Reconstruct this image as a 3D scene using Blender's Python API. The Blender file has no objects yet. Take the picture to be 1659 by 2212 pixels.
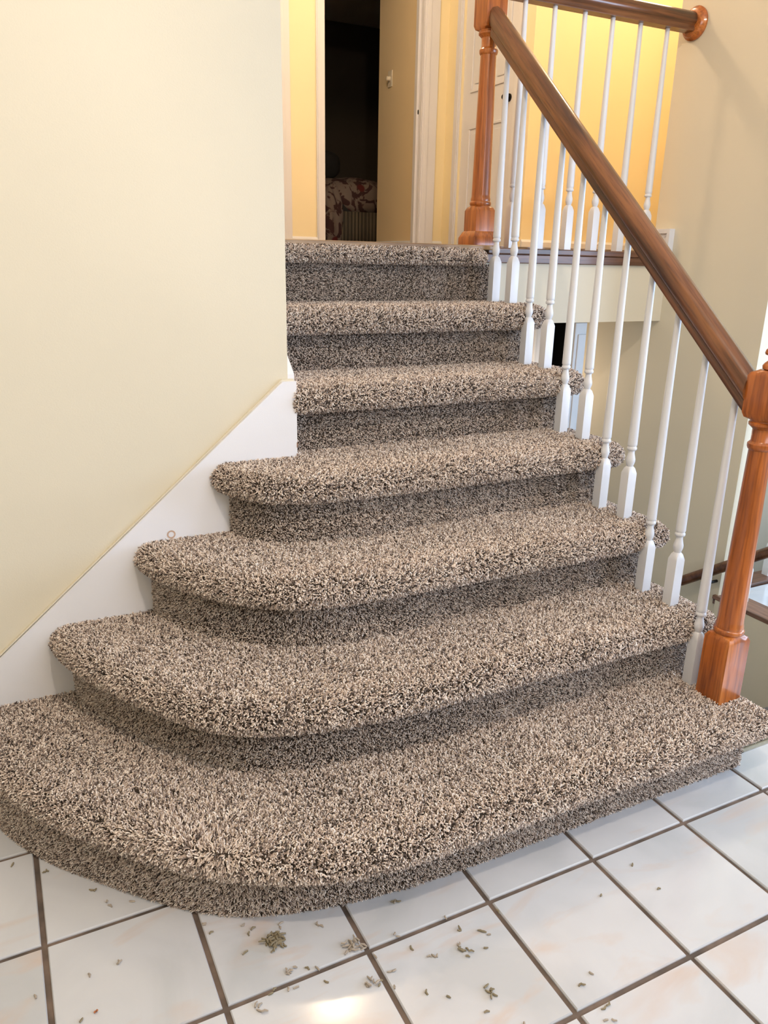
import bpy, bmesh, math, random
from mathutils import Vector, Matrix, Euler
random.seed(7)
T = 0.305            # one floor-tile pitch in metres; all coordinates below are in tile pitches
scene = bpy.context.scene
COL = scene.collection

# ------------------------------------------------------------------ camera, world, lights, exposure
F, YAW, PITCH, ROLL = 1661.08, 0.469763, 0.315945, 0.020719
CX, CY, CZ = -2.82092, -3.69015, 4.53921
fw = Vector((math.sin(YAW)*math.cos(PITCH), math.cos(YAW)*math.cos(PITCH), -math.sin(PITCH)))
rt = Vector((math.cos(YAW), -math.sin(YAW), 0)); up = rt.cross(fw)
r2 = math.cos(ROLL)*rt + math.sin(ROLL)*up; u2 = -math.sin(ROLL)*rt + math.cos(ROLL)*up
cam = bpy.data.cameras.new('camera'); co = bpy.data.objects.new('camera', cam); COL.objects.link(co)
cam.sensor_fit = 'HORIZONTAL'; cam.sensor_width = 36; cam.lens = F/1659*36; cam.clip_start = 0.05; cam.clip_end = 60
M = Matrix((r2, u2, -fw)).transposed().to_4x4(); M.translation = Vector((CX*T, CY*T, CZ*T)); co.matrix_world = M
scene.camera = co

w = bpy.data.worlds.new('world'); scene.world = w; w.use_nodes = True
w.node_tree.nodes['Background'].inputs[0].default_value = (0.55, 0.7, 1, 1)
w.node_tree.nodes['Background'].inputs[1].default_value = 0.6

def area(name, loc, target, sx, sy, power, color, spread=180):
    l = bpy.data.lights.new(name, 'AREA'); l.shape = 'RECTANGLE'; l.size = sx*T; l.size_y = sy*T
    l.energy = power; l.color = color; l.spread = math.radians(spread)
    o = bpy.data.objects.new(name, l); COL.objects.link(o); o.location = Vector(loc)*T
    o.rotation_euler = (Vector(target)-Vector(loc)).to_track_quat('-Z', 'Y').to_euler(); return o
def point(name, loc, power, color, rad):
    l = bpy.data.lights.new(name, 'POINT'); l.energy = power; l.color = color; l.shadow_soft_size = rad*T
    o = bpy.data.objects.new(name, l); COL.objects.link(o); o.location = Vector(loc)*T; return o
area('front_window_daylight', (3.0, -7.8, 5.2), (1.5, 3.0, 2.6), 6, 7, 95, (0.76, 0.85, 1.0))
area('side_window_daylight', (13.0, -6.5, 4.5), (2.9, 2.5, 2.5), 5, 5, 190, (0.58, 0.73, 1.0))
area('kitchen_window_daylight', (13.6, 0.5, 4.5), (3.0, 2.5, 1.0), 6, 5, 150, (0.50, 0.74, 1.0))
point('foyer_lamp', (-1.5, -3.2, 10.6), 165, (1.0, 0.84, 0.67), 0.16)
point('hall_lamp', (2.75, 9.3, 12.1), 104, (1.0, 0.72, 0.46), 0.3)
point('hall_fill_right', (9.6, 7.6, 12.0), 52, (1.0, 0.72, 0.46), 0.3)  # added fill to brighten the yellow wall, no known source
point('lower_hall_fill', (5.2, 6.9, 2.6), 4.0, (1.0, 0.75, 0.5), 0.2)  # added warm fill for the lower hall door, no fixture
vs = scene.view_settings
vs.view_transform = 'Standard'; vs.look = 'None'; vs.gamma = 1; vs.use_curve_mapping = False
vs.exposure = -0.60
scene.cycles.max_bounces = 8

# ------------------------------------------------------------------ materials
def newmat(name):
    m = bpy.data.materials.new(name); m.use_nodes = True; nt = m.node_tree
    return m, nt, nt.nodes['Principled BSDF']
def N(nt, t, **kw):
    n = nt.nodes.new(t)
    for k, v in kw.items():
        if k in n.inputs: n.inputs[k].default_value = v
        else: setattr(n, k, v)
    return n
def ramp(nt, src, stops):
    r = nt.nodes.new('ShaderNodeValToRGB'); e = r.color_ramp.elements
    while len(e) < len(stops): e.new(0.5)
    for i, (p, c) in enumerate(stops): e[i].position = p; e[i].color = (*c, 1)
    nt.links.new(src, r.inputs[0]); return r.outputs[0]
def bump(nt, b, src, s, d):
    n = N(nt, 'ShaderNodeBump'); n.inputs['Strength'].default_value = s; n.inputs['Distance'].default_value = d
    nt.links.new(src, n.inputs['Height']); nt.links.new(n.outputs[0], b.inputs['Normal'])
def paint(name, col, rough=0.55, tex=0.15, spec=0.3):
    m, nt, b = newmat(name)
    geo = N(nt, 'ShaderNodeNewGeometry')
    n = N(nt, 'ShaderNodeTexNoise'); n.inputs['Scale'].default_value = 1.3; n.inputs['Detail'].default_value = 3
    nt.links.new(geo.outputs['Position'], n.inputs['Vector'])
    c2 = tuple(x*0.95 for x in col)
    nt.links.new(ramp(nt, n.outputs[0], [(0.35, c2), (0.65, col)]), b.inputs['Base Color'])
    b.inputs['Roughness'].default_value = rough; b.inputs['Specular IOR Level'].default_value = spec
    n2 = N(nt, 'ShaderNodeTexNoise'); n2.inputs['Scale'].default_value = 260; n2.inputs['Detail'].default_value = 2
    nt.links.new(geo.outputs['Position'], n2.inputs['Vector'])
    bump(nt, b, n2.outputs[0], tex, 0.0012)
    return m
M_wall = paint('cream_wall_paint', (0.70, 0.64, 0.51))
M_hall = paint('pale_yellow_wall_paint', (0.86, 0.76, 0.50))
M_trim = paint('white_semigloss_trim', (0.72, 0.73, 0.77), 0.32, 0.05, 0.5)
M_skirt = paint('scuffed_white_skirt_paint', (0.80, 0.80, 0.84), 0.45, 0.08, 0.4)
M_ceil = paint('white_ceiling_paint', (0.8, 0.78, 0.74))
M_bed_dark = paint('bedroom_unlit_dark', (0.10, 0.08, 0.06))  # near-black colour stands in for the lack of light in the bedroom
M_bed_wall = paint('bedroom_tan_paint', (0.80, 0.66, 0.42))
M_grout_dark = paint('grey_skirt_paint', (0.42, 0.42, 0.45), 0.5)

def wood(name, axis, dark, mid, light, rough=0.3, coat=0.35):
    m, nt, b = newmat(name)
    tc = N(nt, 'ShaderNodeTexCoord'); oi = N(nt, 'ShaderNodeObjectInfo')
    mp = N(nt, 'ShaderNodeMapping'); s = [26, 26, 26]; s[axis] = 1.6; mp.inputs['Scale'].default_value = s
    nt.links.new(tc.outputs['Object'], mp.inputs[0])
    n = N(nt, 'ShaderNodeTexNoise'); n.inputs['Scale'].default_value = 1.0; n.inputs['Detail'].default_value = 5; n.inputs['Distortion'].default_value = 0.7
    n.noise_dimensions = '4D'; nt.links.new(mp.outputs[0], n.inputs['Vector'])
    mul = N(nt, 'ShaderNodeMath', operation='MULTIPLY'); nt.links.new(oi.outputs['Random'], mul.inputs[0]); mul.inputs[1].default_value = 30
    nt.links.new(mul.outputs[0], n.inputs['W'])
    n2 = N(nt, 'ShaderNodeTexNoise'); n2.inputs['Detail'].default_value = 3; n2.inputs['Scale'].default_value = 1
    mp2 = N(nt, 'ShaderNodeMapping'); s = [160, 160, 160]; s[axis] = 9; mp2.inputs['Scale'].default_value = s
    nt.links.new(tc.outputs['Object'], mp2.inputs[0]); nt.links.new(mp2.outputs[0], n2.inputs['Vector'])
    c1 = ramp(nt, n.outputs[0], [(0.33, dark), (0.5, mid), (0.68, light)])
    c2 = ramp(nt, n2.outputs[0], [(0.36, (0.55, 0.5, 0.45)), (0.52, (1, 1, 1))])
    mx = N(nt, 'ShaderNodeMix', data_type='RGBA', blend_type='MULTIPLY'); mx.inputs[0].default_value = 0.7
    nt.links.new(c1, mx.inputs[6]); nt.links.new(c2, mx.inputs[7]); nt.links.new(mx.outputs[2], b.inputs['Base Color'])
    b.inputs['Roughness'].default_value = rough; b.inputs['Coat Weight'].default_value = coat; b.inputs['Coat Roughness'].default_value = 0.12
    bump(nt, b, n2.outputs[0], 0.12, 0.0006)
    return m
OAK = ((0.24, 0.060, 0.010), (0.42, 0.115, 0.018), (0.52, 0.17, 0.035))
M_oak_z = wood('oak_upright_grain', 2, *OAK)
M_oak_x = wood('oak_long_grain', 0, (0.045, 0.017, 0.007), (0.145, 0.050, 0.015), (0.24, 0.092, 0.03))
BRN = ((0.05, 0.022, 0.011), (0.13, 0.052, 0.024), (0.19, 0.085, 0.045))
M_brown_x = wood('brown_wood_nosing', 0, *BRN, 0.4, 0.15)
M_brown_y = wood('brown_wood_sill', 1, (0.10, 0.05, 0.03), (0.25, 0.13, 0.08), (0.34, 0.19, 0.12), 0.4, 0.15)
M_tan_x = wood('tan_wood_floor', 0, (0.24, 0.14, 0.07), (0.36, 0.23, 0.12), (0.45, 0.30, 0.17), 0.4, 0.1)

def tile_mat(name='glazed_marbled_tile'):
    m, nt, b = newmat(name)
    geo = N(nt, 'ShaderNodeNewGeometry'); oi = N(nt, 'ShaderNodeObjectInfo')
    add = N(nt, 'ShaderNodeVectorMath', operation='MULTIPLY_ADD')
    cmb = N(nt, 'ShaderNodeCombineXYZ'); nt.links.new(oi.outputs['Random'], cmb.inputs[0]); nt.links.new(oi.outputs['Random'], cmb.inputs[2])
    nt.links.new(cmb.outputs[0], add.inputs[0]); add.inputs[1].default_value = (9, 9, 9); nt.links.new(geo.outputs['Position'], add.inputs[2])
    n = N(nt, 'ShaderNodeTexNoise'); n.inputs['Scale'].default_value = 2.6; n.inputs['Detail'].default_value = 6; n.inputs['Distortion'].default_value = 1.0
    nt.links.new(add.outputs[0], n.inputs['Vector'])
    c1 = ramp(nt, n.outputs[0], [(0.36, (0.49, 0.50, 0.52)), (0.50, (0.55, 0.555, 0.58)), (0.64, (0.585, 0.59, 0.615))])
    mp = N(nt, 'ShaderNodeMapping'); mp.inputs['Scale'].default_value = (3.2, 9, 1); mp.inputs['Rotation'].default_value = (0, 0, 0.1)
    nt.links.new(add.outputs[0], mp.inputs[0])
    v = N(nt, 'ShaderNodeTexNoise'); v.inputs['Scale'].default_value = 1; v.inputs['Detail'].default_value = 5; v.inputs['Distortion'].default_value = 0.8
    nt.links.new(mp.outputs[0], v.inputs['Vector'])
    vf = ramp(nt, v.outputs[0], [(0.55, (0, 0, 0)), (0.70, (0.6, 0.6, 0.6))])
    mx = N(nt, 'ShaderNodeMix', data_type='RGBA'); nt.links.new(vf, mx.inputs[0]); nt.links.new(c1, mx.inputs[6]); mx.inputs[7].default_value = (0.56, 0.42, 0.34, 1)
    nt.links.new(mx.outputs[2], b.inputs['Base Color'])
    b.inputs['Roughness'].default_value = 0.13; b.inputs['Specular IOR Level'].default_value = 0.45
    n3 = N(nt, 'ShaderNodeTexNoise'); n3.inputs['Scale'].default_value = 24; nt.links.new(geo.outputs['Position'], n3.inputs['Vector'])
    bump(nt, b, n3.outputs[0], 0.10, 0.001)
    return m
M_tile = tile_mat()
def grout():
    m, nt, b = newmat('brown_grout'); geo = N(nt, 'ShaderNodeNewGeometry')
    n = N(nt, 'ShaderNodeTexNoise'); n.inputs['Scale'].default_value = 14; n.inputs['Detail'].default_value = 5
    nt.links.new(geo.outputs['Position'], n.inputs['Vector'])
    nt.links.new(ramp(nt, n.outputs[0], [(0.35, (0.085, 0.065, 0.052)), (0.65, (0.19, 0.135, 0.105))]), b.inputs['Base Color'])
    b.inputs['Roughness'].default_value = 0.9; bump(nt, b, n.outputs[0], 0.5, 0.002); return m
M_grout = grout()

def carpet_mat(name, base=False):
    m, nt, b = newmat(name); b.inputs['Roughness'].default_value = 0.95; b.inputs['Specular IOR Level'].default_value = 0.12
    geo = N(nt, 'ShaderNodeNewGeometry')
    if base:
        n = N(nt, 'ShaderNodeTexNoise'); n.inputs['Scale'].default_value = 420; n.inputs['Detail'].default_value = 2
        nt.links.new(geo.outputs['Position'], n.inputs['Vector'])
        nt.links.new(ramp(nt, n.outputs[0], [(0.4, (0.03, 0.022, 0.017)), (0.62, (0.09, 0.07, 0.055))]), b.inputs['Base Color'])
        bump(nt, b, n.outputs[0], 1, 0.003); return m
    oi = N(nt, 'ShaderNodeObjectInfo')
    c = ramp(nt, oi.outputs['Random'], CARPET)
    nt.links.new(c, b.inputs['Base Color'])
    b.inputs['Sheen Weight'].default_value = 0.25; b.inputs['Sheen Roughness'].default_value = 0.5
    return m
CARPET = [(0.0, (0.06, 0.042, 0.034)), (0.14, (0.20, 0.145, 0.12)), (0.38, (0.52, 0.41, 0.345)), (0.7, (0.80, 0.67, 0.58)), (1.0, (0.95, 0.86, 0.78))]
M_pile = carpet_mat('twisted_carpet_yarn'); M_base = carpet_mat('carpet_backing', True)

def plain(name, col, rough=0.5, metal=0.0, spec=0.5):
    m, nt, b = newmat(name); geo = N(nt, 'ShaderNodeNewGeometry')
    n = N(nt, 'ShaderNodeTexNoise'); n.inputs['Scale'].default_value = 60; n.inputs['Detail'].default_value = 3
    nt.links.new(geo.outputs['Position'], n.inputs['Vector'])
    nt.links.new(ramp(nt, n.outputs[0], [(0.3, tuple(x*0.85 for x in col)), (0.7, col)]), b.inputs['Base Color'])
    b.inputs['Roughness'].default_value = rough; b.inputs['Metallic'].default_value = metal; b.inputs['Specular IOR Level'].default_value = spec; return m
M_black = plain('black_metal', (0.012, 0.011, 0.01), 0.35, 0.6)
M_dark = plain('dark_fabric_and_unlit_closet', (0.02, 0.018, 0.016), 0.9)
M_bronze = plain('ribbed_bronze_metal', (0.42, 0.38, 0.30), 0.35, 0.7)
M_plastic = plain('ivory_switch_plastic', (0.78, 0.72, 0.58), 0.35)
M_scrap = plain('yarn_scrap', (0.42, 0.36, 0.30), 0.95, 0, 0.1)
M_scrap2 = plain('olive_yarn_scrap', (0.27, 0.225, 0.15), 0.95, 0, 0.1)
M_crumb = plain('orange_crumb', (0.45, 0.16, 0.06), 0.8)
M_glass_shade = None
def glow(name, col, s):
    m, nt, b = newmat(name); b.inputs['Emission Color'].default_value = (*col, 1); b.inputs['Emission Strength'].default_value = s
    b.inputs['Base Color'].default_value = (0.8, 0.78, 0.7, 1); return m
M_lampglass = glow('lit_frosted_glass', (1.0, 0.82, 0.55), 16)
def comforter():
    m, nt, b = newmat('dimmed_floral_comforter_print'); tc = N(nt, 'ShaderNodeNewGeometry')
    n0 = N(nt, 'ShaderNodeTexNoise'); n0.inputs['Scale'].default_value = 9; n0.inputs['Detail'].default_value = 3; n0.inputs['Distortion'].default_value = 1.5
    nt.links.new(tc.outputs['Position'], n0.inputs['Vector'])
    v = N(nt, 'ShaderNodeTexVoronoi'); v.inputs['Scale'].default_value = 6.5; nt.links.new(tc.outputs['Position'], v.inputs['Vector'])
    c = ramp(nt, n0.outputs[0], [(0.50, (0.20, 0.15, 0.12)), (0.54, (0.05, 0.018, 0.015))])  # print colours darkened so the bed looks unlit
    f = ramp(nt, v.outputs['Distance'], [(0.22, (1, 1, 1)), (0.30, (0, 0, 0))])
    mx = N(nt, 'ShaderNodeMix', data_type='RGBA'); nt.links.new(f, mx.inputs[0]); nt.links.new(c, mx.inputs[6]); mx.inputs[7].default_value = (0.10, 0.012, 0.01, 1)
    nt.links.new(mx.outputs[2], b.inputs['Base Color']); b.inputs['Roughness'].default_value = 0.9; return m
def stripes():
    m, nt, b = newmat('striped_bed_skirt'); g = N(nt, 'ShaderNodeNewGeometry')
    wv = N(nt, 'ShaderNodeTexWave', bands_direction='X'); wv.inputs['Scale'].default_value = 9; wv.inputs['Distortion'].default_value = 0.3
    nt.links.new(g.outputs['Position'], wv.inputs['Vector'])
    nt.links.new(ramp(nt, wv.outputs[0], [(0.4, (0.05, 0.04, 0.025)), (0.6, (0.13, 0.105, 0.07))]), b.inputs['Base Color']); b.inputs['Roughness'].default_value = 0.9; return m
def leafy():
    m, nt, b = newmat('black_curtain_white_branch_print'); g = N(nt, 'ShaderNodeNewGeometry')
    v = N(nt, 'ShaderNodeTexVoronoi', feature='DISTANCE_TO_EDGE'); v.inputs['Scale'].default_value = 5; nt.links.new(g.outputs['Position'], v.inputs['Vector'])
    nt.links.new(ramp(nt, v.outputs['Distance'], [(0.06, (0.75, 0.72, 0.68)), (0.09, (0.012, 0.012, 0.014))]), b.inputs['Base Color']); b.inputs['Roughness'].default_value = 0.8; return m

# ------------------------------------------------------------------ helpers (tile units in, metres out)
class MB:
    def __init__(s): s.v = []; s.f = []
    def box(s, x0, x1, y0, y1, z0, z1):
        b = len(s.v); s.v += [(x, y, z) for z in (z0, z1) for y in (y0, y1) for x in (x0, x1)]
        s.f += [(b, b+2, b+3, b+1), (b+4, b+5, b+7, b+6), (b, b+1, b+5, b+4), (b+2, b+6, b+7, b+3), (b, b+4, b+6, b+2), (b+1, b+3, b+7, b+5)]; return s
    def prism(s, pts, axis, a, c):
        """polygon pts in the plane normal to axis, extruded a..c"""
        b = len(s.v); n = len(pts)
        for h in (a, c):
            for p, q in pts: s.v.append({0: (h, p, q), 1: (p, h, q), 2: (p, q, h)}[axis])
        s.f.append(tuple(range(b, b+n))[::-1]); s.f.append(tuple(range(b+n, b+2*n)))
        for i in range(n): j = (i+1) % n; s.f.append((b+i, b+j, b+n+j, b+n+i))
        return s
    def rings(s, rs, seg=16, cx=0, cy=0, cap=True):
        """rs: (z, r, squareness)"""
        b = len(s.v)
        for z, r, q in rs:
            for i in range(seg):
                a = 2*math.pi*(i+0.5*0)/seg + math.pi/4
                c, d = math.cos(a), math.sin(a); k = 1/max(abs(c), abs(d)); rr = r*(1*(1-q)+k*q)
                s.v.append((cx+c*rr, cy+d*rr, z))
        for k in range(len(rs)-1):
            for i in range(seg):
                j = (i+1) % seg; s.f.append((b+k*seg+i, b+k*seg+j, b+(k+1)*seg+j, b+(k+1)*seg+i))
        if cap:
            s.f.append(tuple(range(b, b+seg))[::-1]); t = b+(len(rs)-1)*seg; s.f.append(tuple(range(t, t+seg)))
        return s
    def tube(s, pts, rad, seg=6):
        b = len(s.v); n = len(pts)
        for k, p in enumerate(pts):
            p = Vector(p); d = (Vector(pts[min(k+1, n-1)])-Vector(pts[max(k-1, 0)])).normalized()
            a = d.cross(Vector((0, 0, 1)))
            if a.length < 0.1: a = d.cross(Vector((1, 0, 0)))
            a.normalize(); c = d.cross(a); r = rad[k] if isinstance(rad, (list, tuple)) else rad
            for i in range(seg):
                t = 2*math.pi*i/seg; s.v.append(tuple(p+a*math.cos(t)*r+c*math.sin(t)*r))
        for k in range(n-1):
            for i in range(seg):
                j = (i+1) % seg; s.f.append((b+k*seg+i, b+k*seg+j, b+(k+1)*seg+j, b+(k+1)*seg+i))
        s.f.append(tuple(range(b, b+seg))[::-1]); s.f.append(tuple(range(b+(n-1)*seg, b+n*seg))); return s
    def mesh(s, name, mat, smooth=None):
        me = bpy.data.meshes.new(name); me.from_pydata([(x*T, y*T, z*T) for x, y, z in s.v], [], s.f); me.materials.append(mat)
        bm = bmesh.new(); bm.from_mesh(me); bmesh.ops.recalc_face_normals(bm, faces=bm.faces); bm.to_mesh(me); bm.free()
        if smooth:
            for p in me.polygons: p.use_smooth = True
            me.set_sharp_from_angle(angle=math.radians(smooth))
        me.update(); return me
    def build(s, name, mat, parent=None, loc=None, smooth=None, bevel=0):
        return obj(name, s.mesh(name, mat, smooth), parent, loc, bevel)
def obj(name, me, parent=None, loc=None, bevel=0):
    o = bpy.data.objects.new(name, me); COL.objects.link(o)
    if loc is not None: o.location = Vector(loc)*T
    if parent: o.parent = parent
    if bevel:
        b = o.modifiers.new('bevel', 'BEVEL'); b.width = bevel*T; b.segments = 2; b.limit_method = 'ANGLE'
    return o
def tag(o, label=None, cat=None, group=None, kind=None):
    for k, v in (('label', label), ('category', cat), ('group', group), ('kind', kind)):
        if v: o[k] = v
    return o
def empty(name, loc, label, cat, group=None, rz=0):
    o = bpy.data.objects.new(name, None); COL.objects.link(o); o.location = Vector(loc)*T; o.rotation_euler.z = rz
    o.empty_display_size = 0.05; return tag(o, label, cat, group)
def struct(o, label=None, cat='wall'): return tag(o, label, cat, kind='structure')

H = 0.6785; RUN = 0.757           # rise and run
LZ = 7*H                          # landing level 4.75
CEIL = 12.8; LOW = -LZ

# ------------------------------------------------------------------ shell
def S(name, mb, mat, label, cat='wall', bevel=0): return struct(mb.build(name, mat, bevel=bevel), label, cat)
S('wall_left', MB().box(-8, -0.35, 3.25, 3.7, -0.3, CEIL), M_wall, 'cream painted wall left of the carpeted stairs above the white sloping skirt')
S('wall_hall_left', MB().box(-0.8, -0.35, 3.7, 14, 0, CEIL), M_wall, 'cream side wall running back beside the upper stairs, hidden behind the left wall corner')
# floor slab with grout and separate tiles
fl = S('floor', MB().box(-8, 14, -8, 0.5, -0.35, -0.02).box(-8, 3.0, 0.5, 3.25, -0.35, -0.02).box(6.1, 6.62, 0.5, 3.2, -0.35, -0.02).box(6.62, 14, 0.5, 3.3, -0.35, -0.02), M_grout,
       'white marbled ceramic tile floor with brown grout in front of the stairs', 'floor')
tcache = {}
def put_tile(x0, x1, y0, y1):
    g = 0.019; key = (round(x1-x0, 3), round(y1-y0, 3))
    if key not in tcache:
        wx, wy = (x1-x0)/2-g, (y1-y0)/2-g; e = 0.007; mb = MB()
        for z, q in ((-0.045, 0), (-0.010, 0), (0, e)):
            mb.v += [(-wx+q, -wy+q, z), (wx-q, -wy+q, z), (wx-q, wy-q, z), (-wx+q, wy-q, z)]
        for k in (0, 4):
            for i in range(4): mb.f.append((k+i, k+(i+1) % 4, k+4+(i+1) % 4, k+4+i))
        mb.f.append((8, 9, 10, 11)); mb.f.append((3, 2, 1, 0)); tcache[key] = mb.mesh('tile', M_tile)
    obj('tile', tcache[key], fl, ((x0+x1)/2, (y0+y1)/2, 0))
for i in range(-7, 9):
    for j in range(-4, 4):
        x0, x1, y0, y1 = i, i+1, j, j+1
        if j >= 3 or (j >= 1 and i >= 2): continue
        if j >= 1 and i >= -2: continue
        if j == 0 and 3 <= i: y1 = 0.5
        put_tile(x0, x1, y0, y1)
for i in range(4):
    for j in range(3):
        put_tile(6.47+i, 7.47+i, (0.5, 1.3, 2.3)[j], (1.3, 2.3, 3.3)[j])
# right side of the stairwell
S('wall_right', MB().box(6.1, 6.62, 3.2, 5.28, LOW, CEIL).box(6.1, 6.62, 5.28, 6.55, LOW, 3.77), M_wall,
  'cream wall right of the stairs carrying the landing rail rosette', 'wall')
S('wall_stairwell', MB().box(6.1, 6.5, -0.5, 3.2, LOW, -0.35).box(6.05, 6.1, 0.5, 3.2, LOW, -0.01).box(3.12, 6.1, 0.2, 0.5, LOW, -0.35), M_wall, 'cream wall below the right floor edge beside the descending stairs', 'wall')
pts = [(0.42, LOW), (4.88, LOW), (4.88, 6*H-0.1)]
for k in range(6, 0, -1):
    y = 0.36+RUN*(k-1)+0.06; pts += [(y+RUN if k < 6 else 4.88, k*H-0.27)] if k < 6 else []; pts += [(y, k*H-0.27)]
S('wall_stringer', MB().prism(pts, 0, 3.0, 3.11), M_wall, 'cream stringer wall closing the right side of the carpeted stairs', 'wall')
S('wall_landing', MB().box(3.0, 6.1, 4.97, 5.3, 3.77, LZ-0.2).box(-0.35, 3.0, 4.96, 5.2, 0, LZ-0.02), M_wall, 'pale green-cream band of wall below the brown landing nosing', 'wall')
S('floor_landing', MB().box(-0.35, 6.1, 5.2, 14.35, LZ-0.35, LZ).box(6.1, 12, 5.28, 14.35, LZ-0.35, LZ).box(3.5, 12, 14.35, 26, LZ-0.35, LZ), M_tan_x, 'tan wood upper landing floor seen edge on', 'floor')
S('ceiling_lower', MB().box(-0.35, 12, 5.3, 12, 3.77, LZ-0.36), M_ceil, 'flat ceiling over the lower hall under the landing', 'ceiling')
S('floor_lower', MB().box(2.8, 14, 0, 12, LOW-0.3, LOW), M_tan_x, 'lower level floor at the foot of the descending stairs', 'floor')
S('ceiling', MB().box(-8, 14, -8, 26, CEIL, CEIL+0.3), M_ceil, 'white ceiling over the entry and upper hall', 'ceiling')
S('wall_front', MB().box(-8, 14, -8.3, -8, -0.3, CEIL), M_wall, 'cream wall behind the viewer')
S('wall_entry_side', MB().box(-8.3, -8, -8, 3.7, -0.3, CEIL), M_wall, 'cream far left wall of the entry outside the frame')
S('wall_kitchen_side', MB().box(14, 14.3, -8, 12, LOW, CEIL), M_wall, 'cream far right wall beyond the right railing')
S('wall_kitchen_back', MB().box(8.4, 14, 8.0, 8.3, LOW, LZ-0.37).box(6.62, 14, 5.56, 8.0, LZ-0.6, LZ-0.37), M_wall, 'cream back wall beyond the far right railing')
# upper hall walls
S('wall_back', MB().box(-0.35, 4.46, 14, 14.35, LZ, CEIL).box(4.46, 6.93, 14, 14.35, 11.4, CEIL).box(6.93, 7.6, 14, 14.35, LZ, CEIL), M_hall, 'yellow hall wall with the dark bedroom doorway')
S('wall_hall_side', MB().box(7.6, 8.0, 10.65, 11.2, LZ, CEIL).box(7.6, 8.0, 11.2, 13.35, 11.4, CEIL).box(7.6, 8.0, 13.35, 14.0, LZ, CEIL), M_hall, 'yellow hall side wall holding the white panelled door')
S('wall_hall_back', MB().box(8.0, 12, 10.65, 11.0, LZ, CEIL), M_hall, 'bright yellow wall seen through the landing balusters')
S('wall_hall_end', MB().box(12, 12.3, 5.28, 11, LZ-0.36, CEIL), M_hall, 'yellow end wall of the upper hall to the right')
S('wall_hall_near', MB().box(6.62, 14, 5.28, 5.56, LZ-0.62, CEIL), M_hall, 'yellow near wall of the upper hall to the right')
S('wall_bedroom', MB().box(6.95, 10.3, 14.35, 16.35, LZ, CEIL), M_bed_wall, 'tan wall with the light switch just inside the bedroom doorway')
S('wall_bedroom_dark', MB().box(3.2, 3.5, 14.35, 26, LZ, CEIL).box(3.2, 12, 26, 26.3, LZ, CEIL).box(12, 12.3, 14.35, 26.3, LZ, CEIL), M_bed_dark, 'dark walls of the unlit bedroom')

tn = [0]
def trim(mb, mat, label, cat='trim', bevel=0.0, name=None):
    tn[0] += 1; return S(name or 'trim_%d' % tn[0], mb, mat, label, cat, bevel)
def casing_x(x0, x1, y, z0, z1, mb):      # vertical casing on a wall facing -Y, profiled
    mb.box(x0, x1, y-0.045, y, z0, z1); w_ = x1-x0
    mb.box(x0+w_*0.12, x0+w_*0.42, y-0.065, y-0.045, z0, z1); return mb
trim(casing_x(4.26, 4.46, 14, LZ, 11.6, MB()), M_trim, 'white casing on the left of the dark bedroom doorway', 'door casing', 0.008)
trim(casing_x(6.93, 7.33, 14, LZ, 11.6, MB()), M_trim, 'white casing on the right of the dark bedroom doorway', 'door casing', 0.008)
trim(MB().box(4.44, 4.46, 13.99, 14.36, LZ, 11.4).box(6.92, 6.95, 13.99, 14.36, LZ, 11.4).box(6.86, 6.92, 14.12, 14.25, LZ, 11.4), M_trim, 'white door jamb of the bedroom doorway with its stop', 'door jamb', 0.006)
trim(casing_x(3.42, 3.65, 14, LZ, 11.6, MB()), M_trim, 'white casing beside the left wall corner in the upper hall', 'door casing', 0.008)
trim(MB().box(2.0, 3.42, 13.93, 13.99, LZ+0.02, 11.4), M_trim, 'white closed door edge hidden behind the left wall corner', 'door')
def bb_x(x0, x1, y, z):                   # baseboard facing -Y
    return MB().prism([(y-0.05, z), (y, z), (y, z+0.28), (y-0.02, z+0.28), (y-0.05, z+0.23)], 0, x0, x1)
def bb_y(y0, y1, x, z, sgn=-1):
    return MB().prism([(x, z), (x+sgn*0.05, z), (x+sgn*0.05, z+0.23), (x+sgn*0.02, z+0.28), (x, z+0.28)], 1, y0, y1)
def base(name, mb, mat, label): struct(mb.build(name, mat), label, 'baseboard')
base('baseboard_back', bb_x(3.65, 4.26, 14, LZ), M_trim, 'short white baseboard between two casings left of the bedroom doorway')
base('baseboard_back_right', bb_x(7.33, 7.6, 14, LZ), M_trim, 'tiny white baseboard right of the bedroom doorway casing')
base('baseboard_hall', bb_x(7.6, 12, 10.65, LZ), M_trim, 'white baseboard along the yellow wall behind the landing balusters')
base('baseboard_bedroom', bb_y(14.36, 16.35, 6.95, LZ), M_trim, 'white baseboard under the light switch wall in the bedroom')
# baseboard end on right wall at the landing edge with mitred return
base('baseboard_right', MB().prism([(4.93, LZ-0.05), (5.28, LZ-0.05), (5.28, LZ+0.28), (4.93, LZ+0.28)], 0, 6.03, 6.1)
     .prism([(4.90, LZ+0.30), (5.30, LZ+0.30), (5.30, LZ+0.24), (4.95, LZ+0.24), (4.95, LZ-0.05), (4.90, LZ-0.05)], 0, 6.0, 6.1), M_trim, 'white mitred baseboard end on the right wall at the landing edge')
# hall door casing on side wall (faces -X)
def casing_y(y0, y1, x, z0, z1):
    w_ = y1-y0; return MB().box(x-0.045, x, y0, y1, z0, z1).box(x-0.065, x-0.045, y0+w_*0.12, y0+w_*0.42, z0, z1)
trim(casing_y(10.98, 11.2, 7.6, LZ, 11.6), M_trim, 'white casing on the near right side of the panelled hall door', 'door casing', 0.008)
trim(casing_y(13.35, 13.57, 7.6, LZ, 11.6), M_trim, 'white casing on the far left side of the panelled hall door', 'door casing', 0.008)
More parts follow.
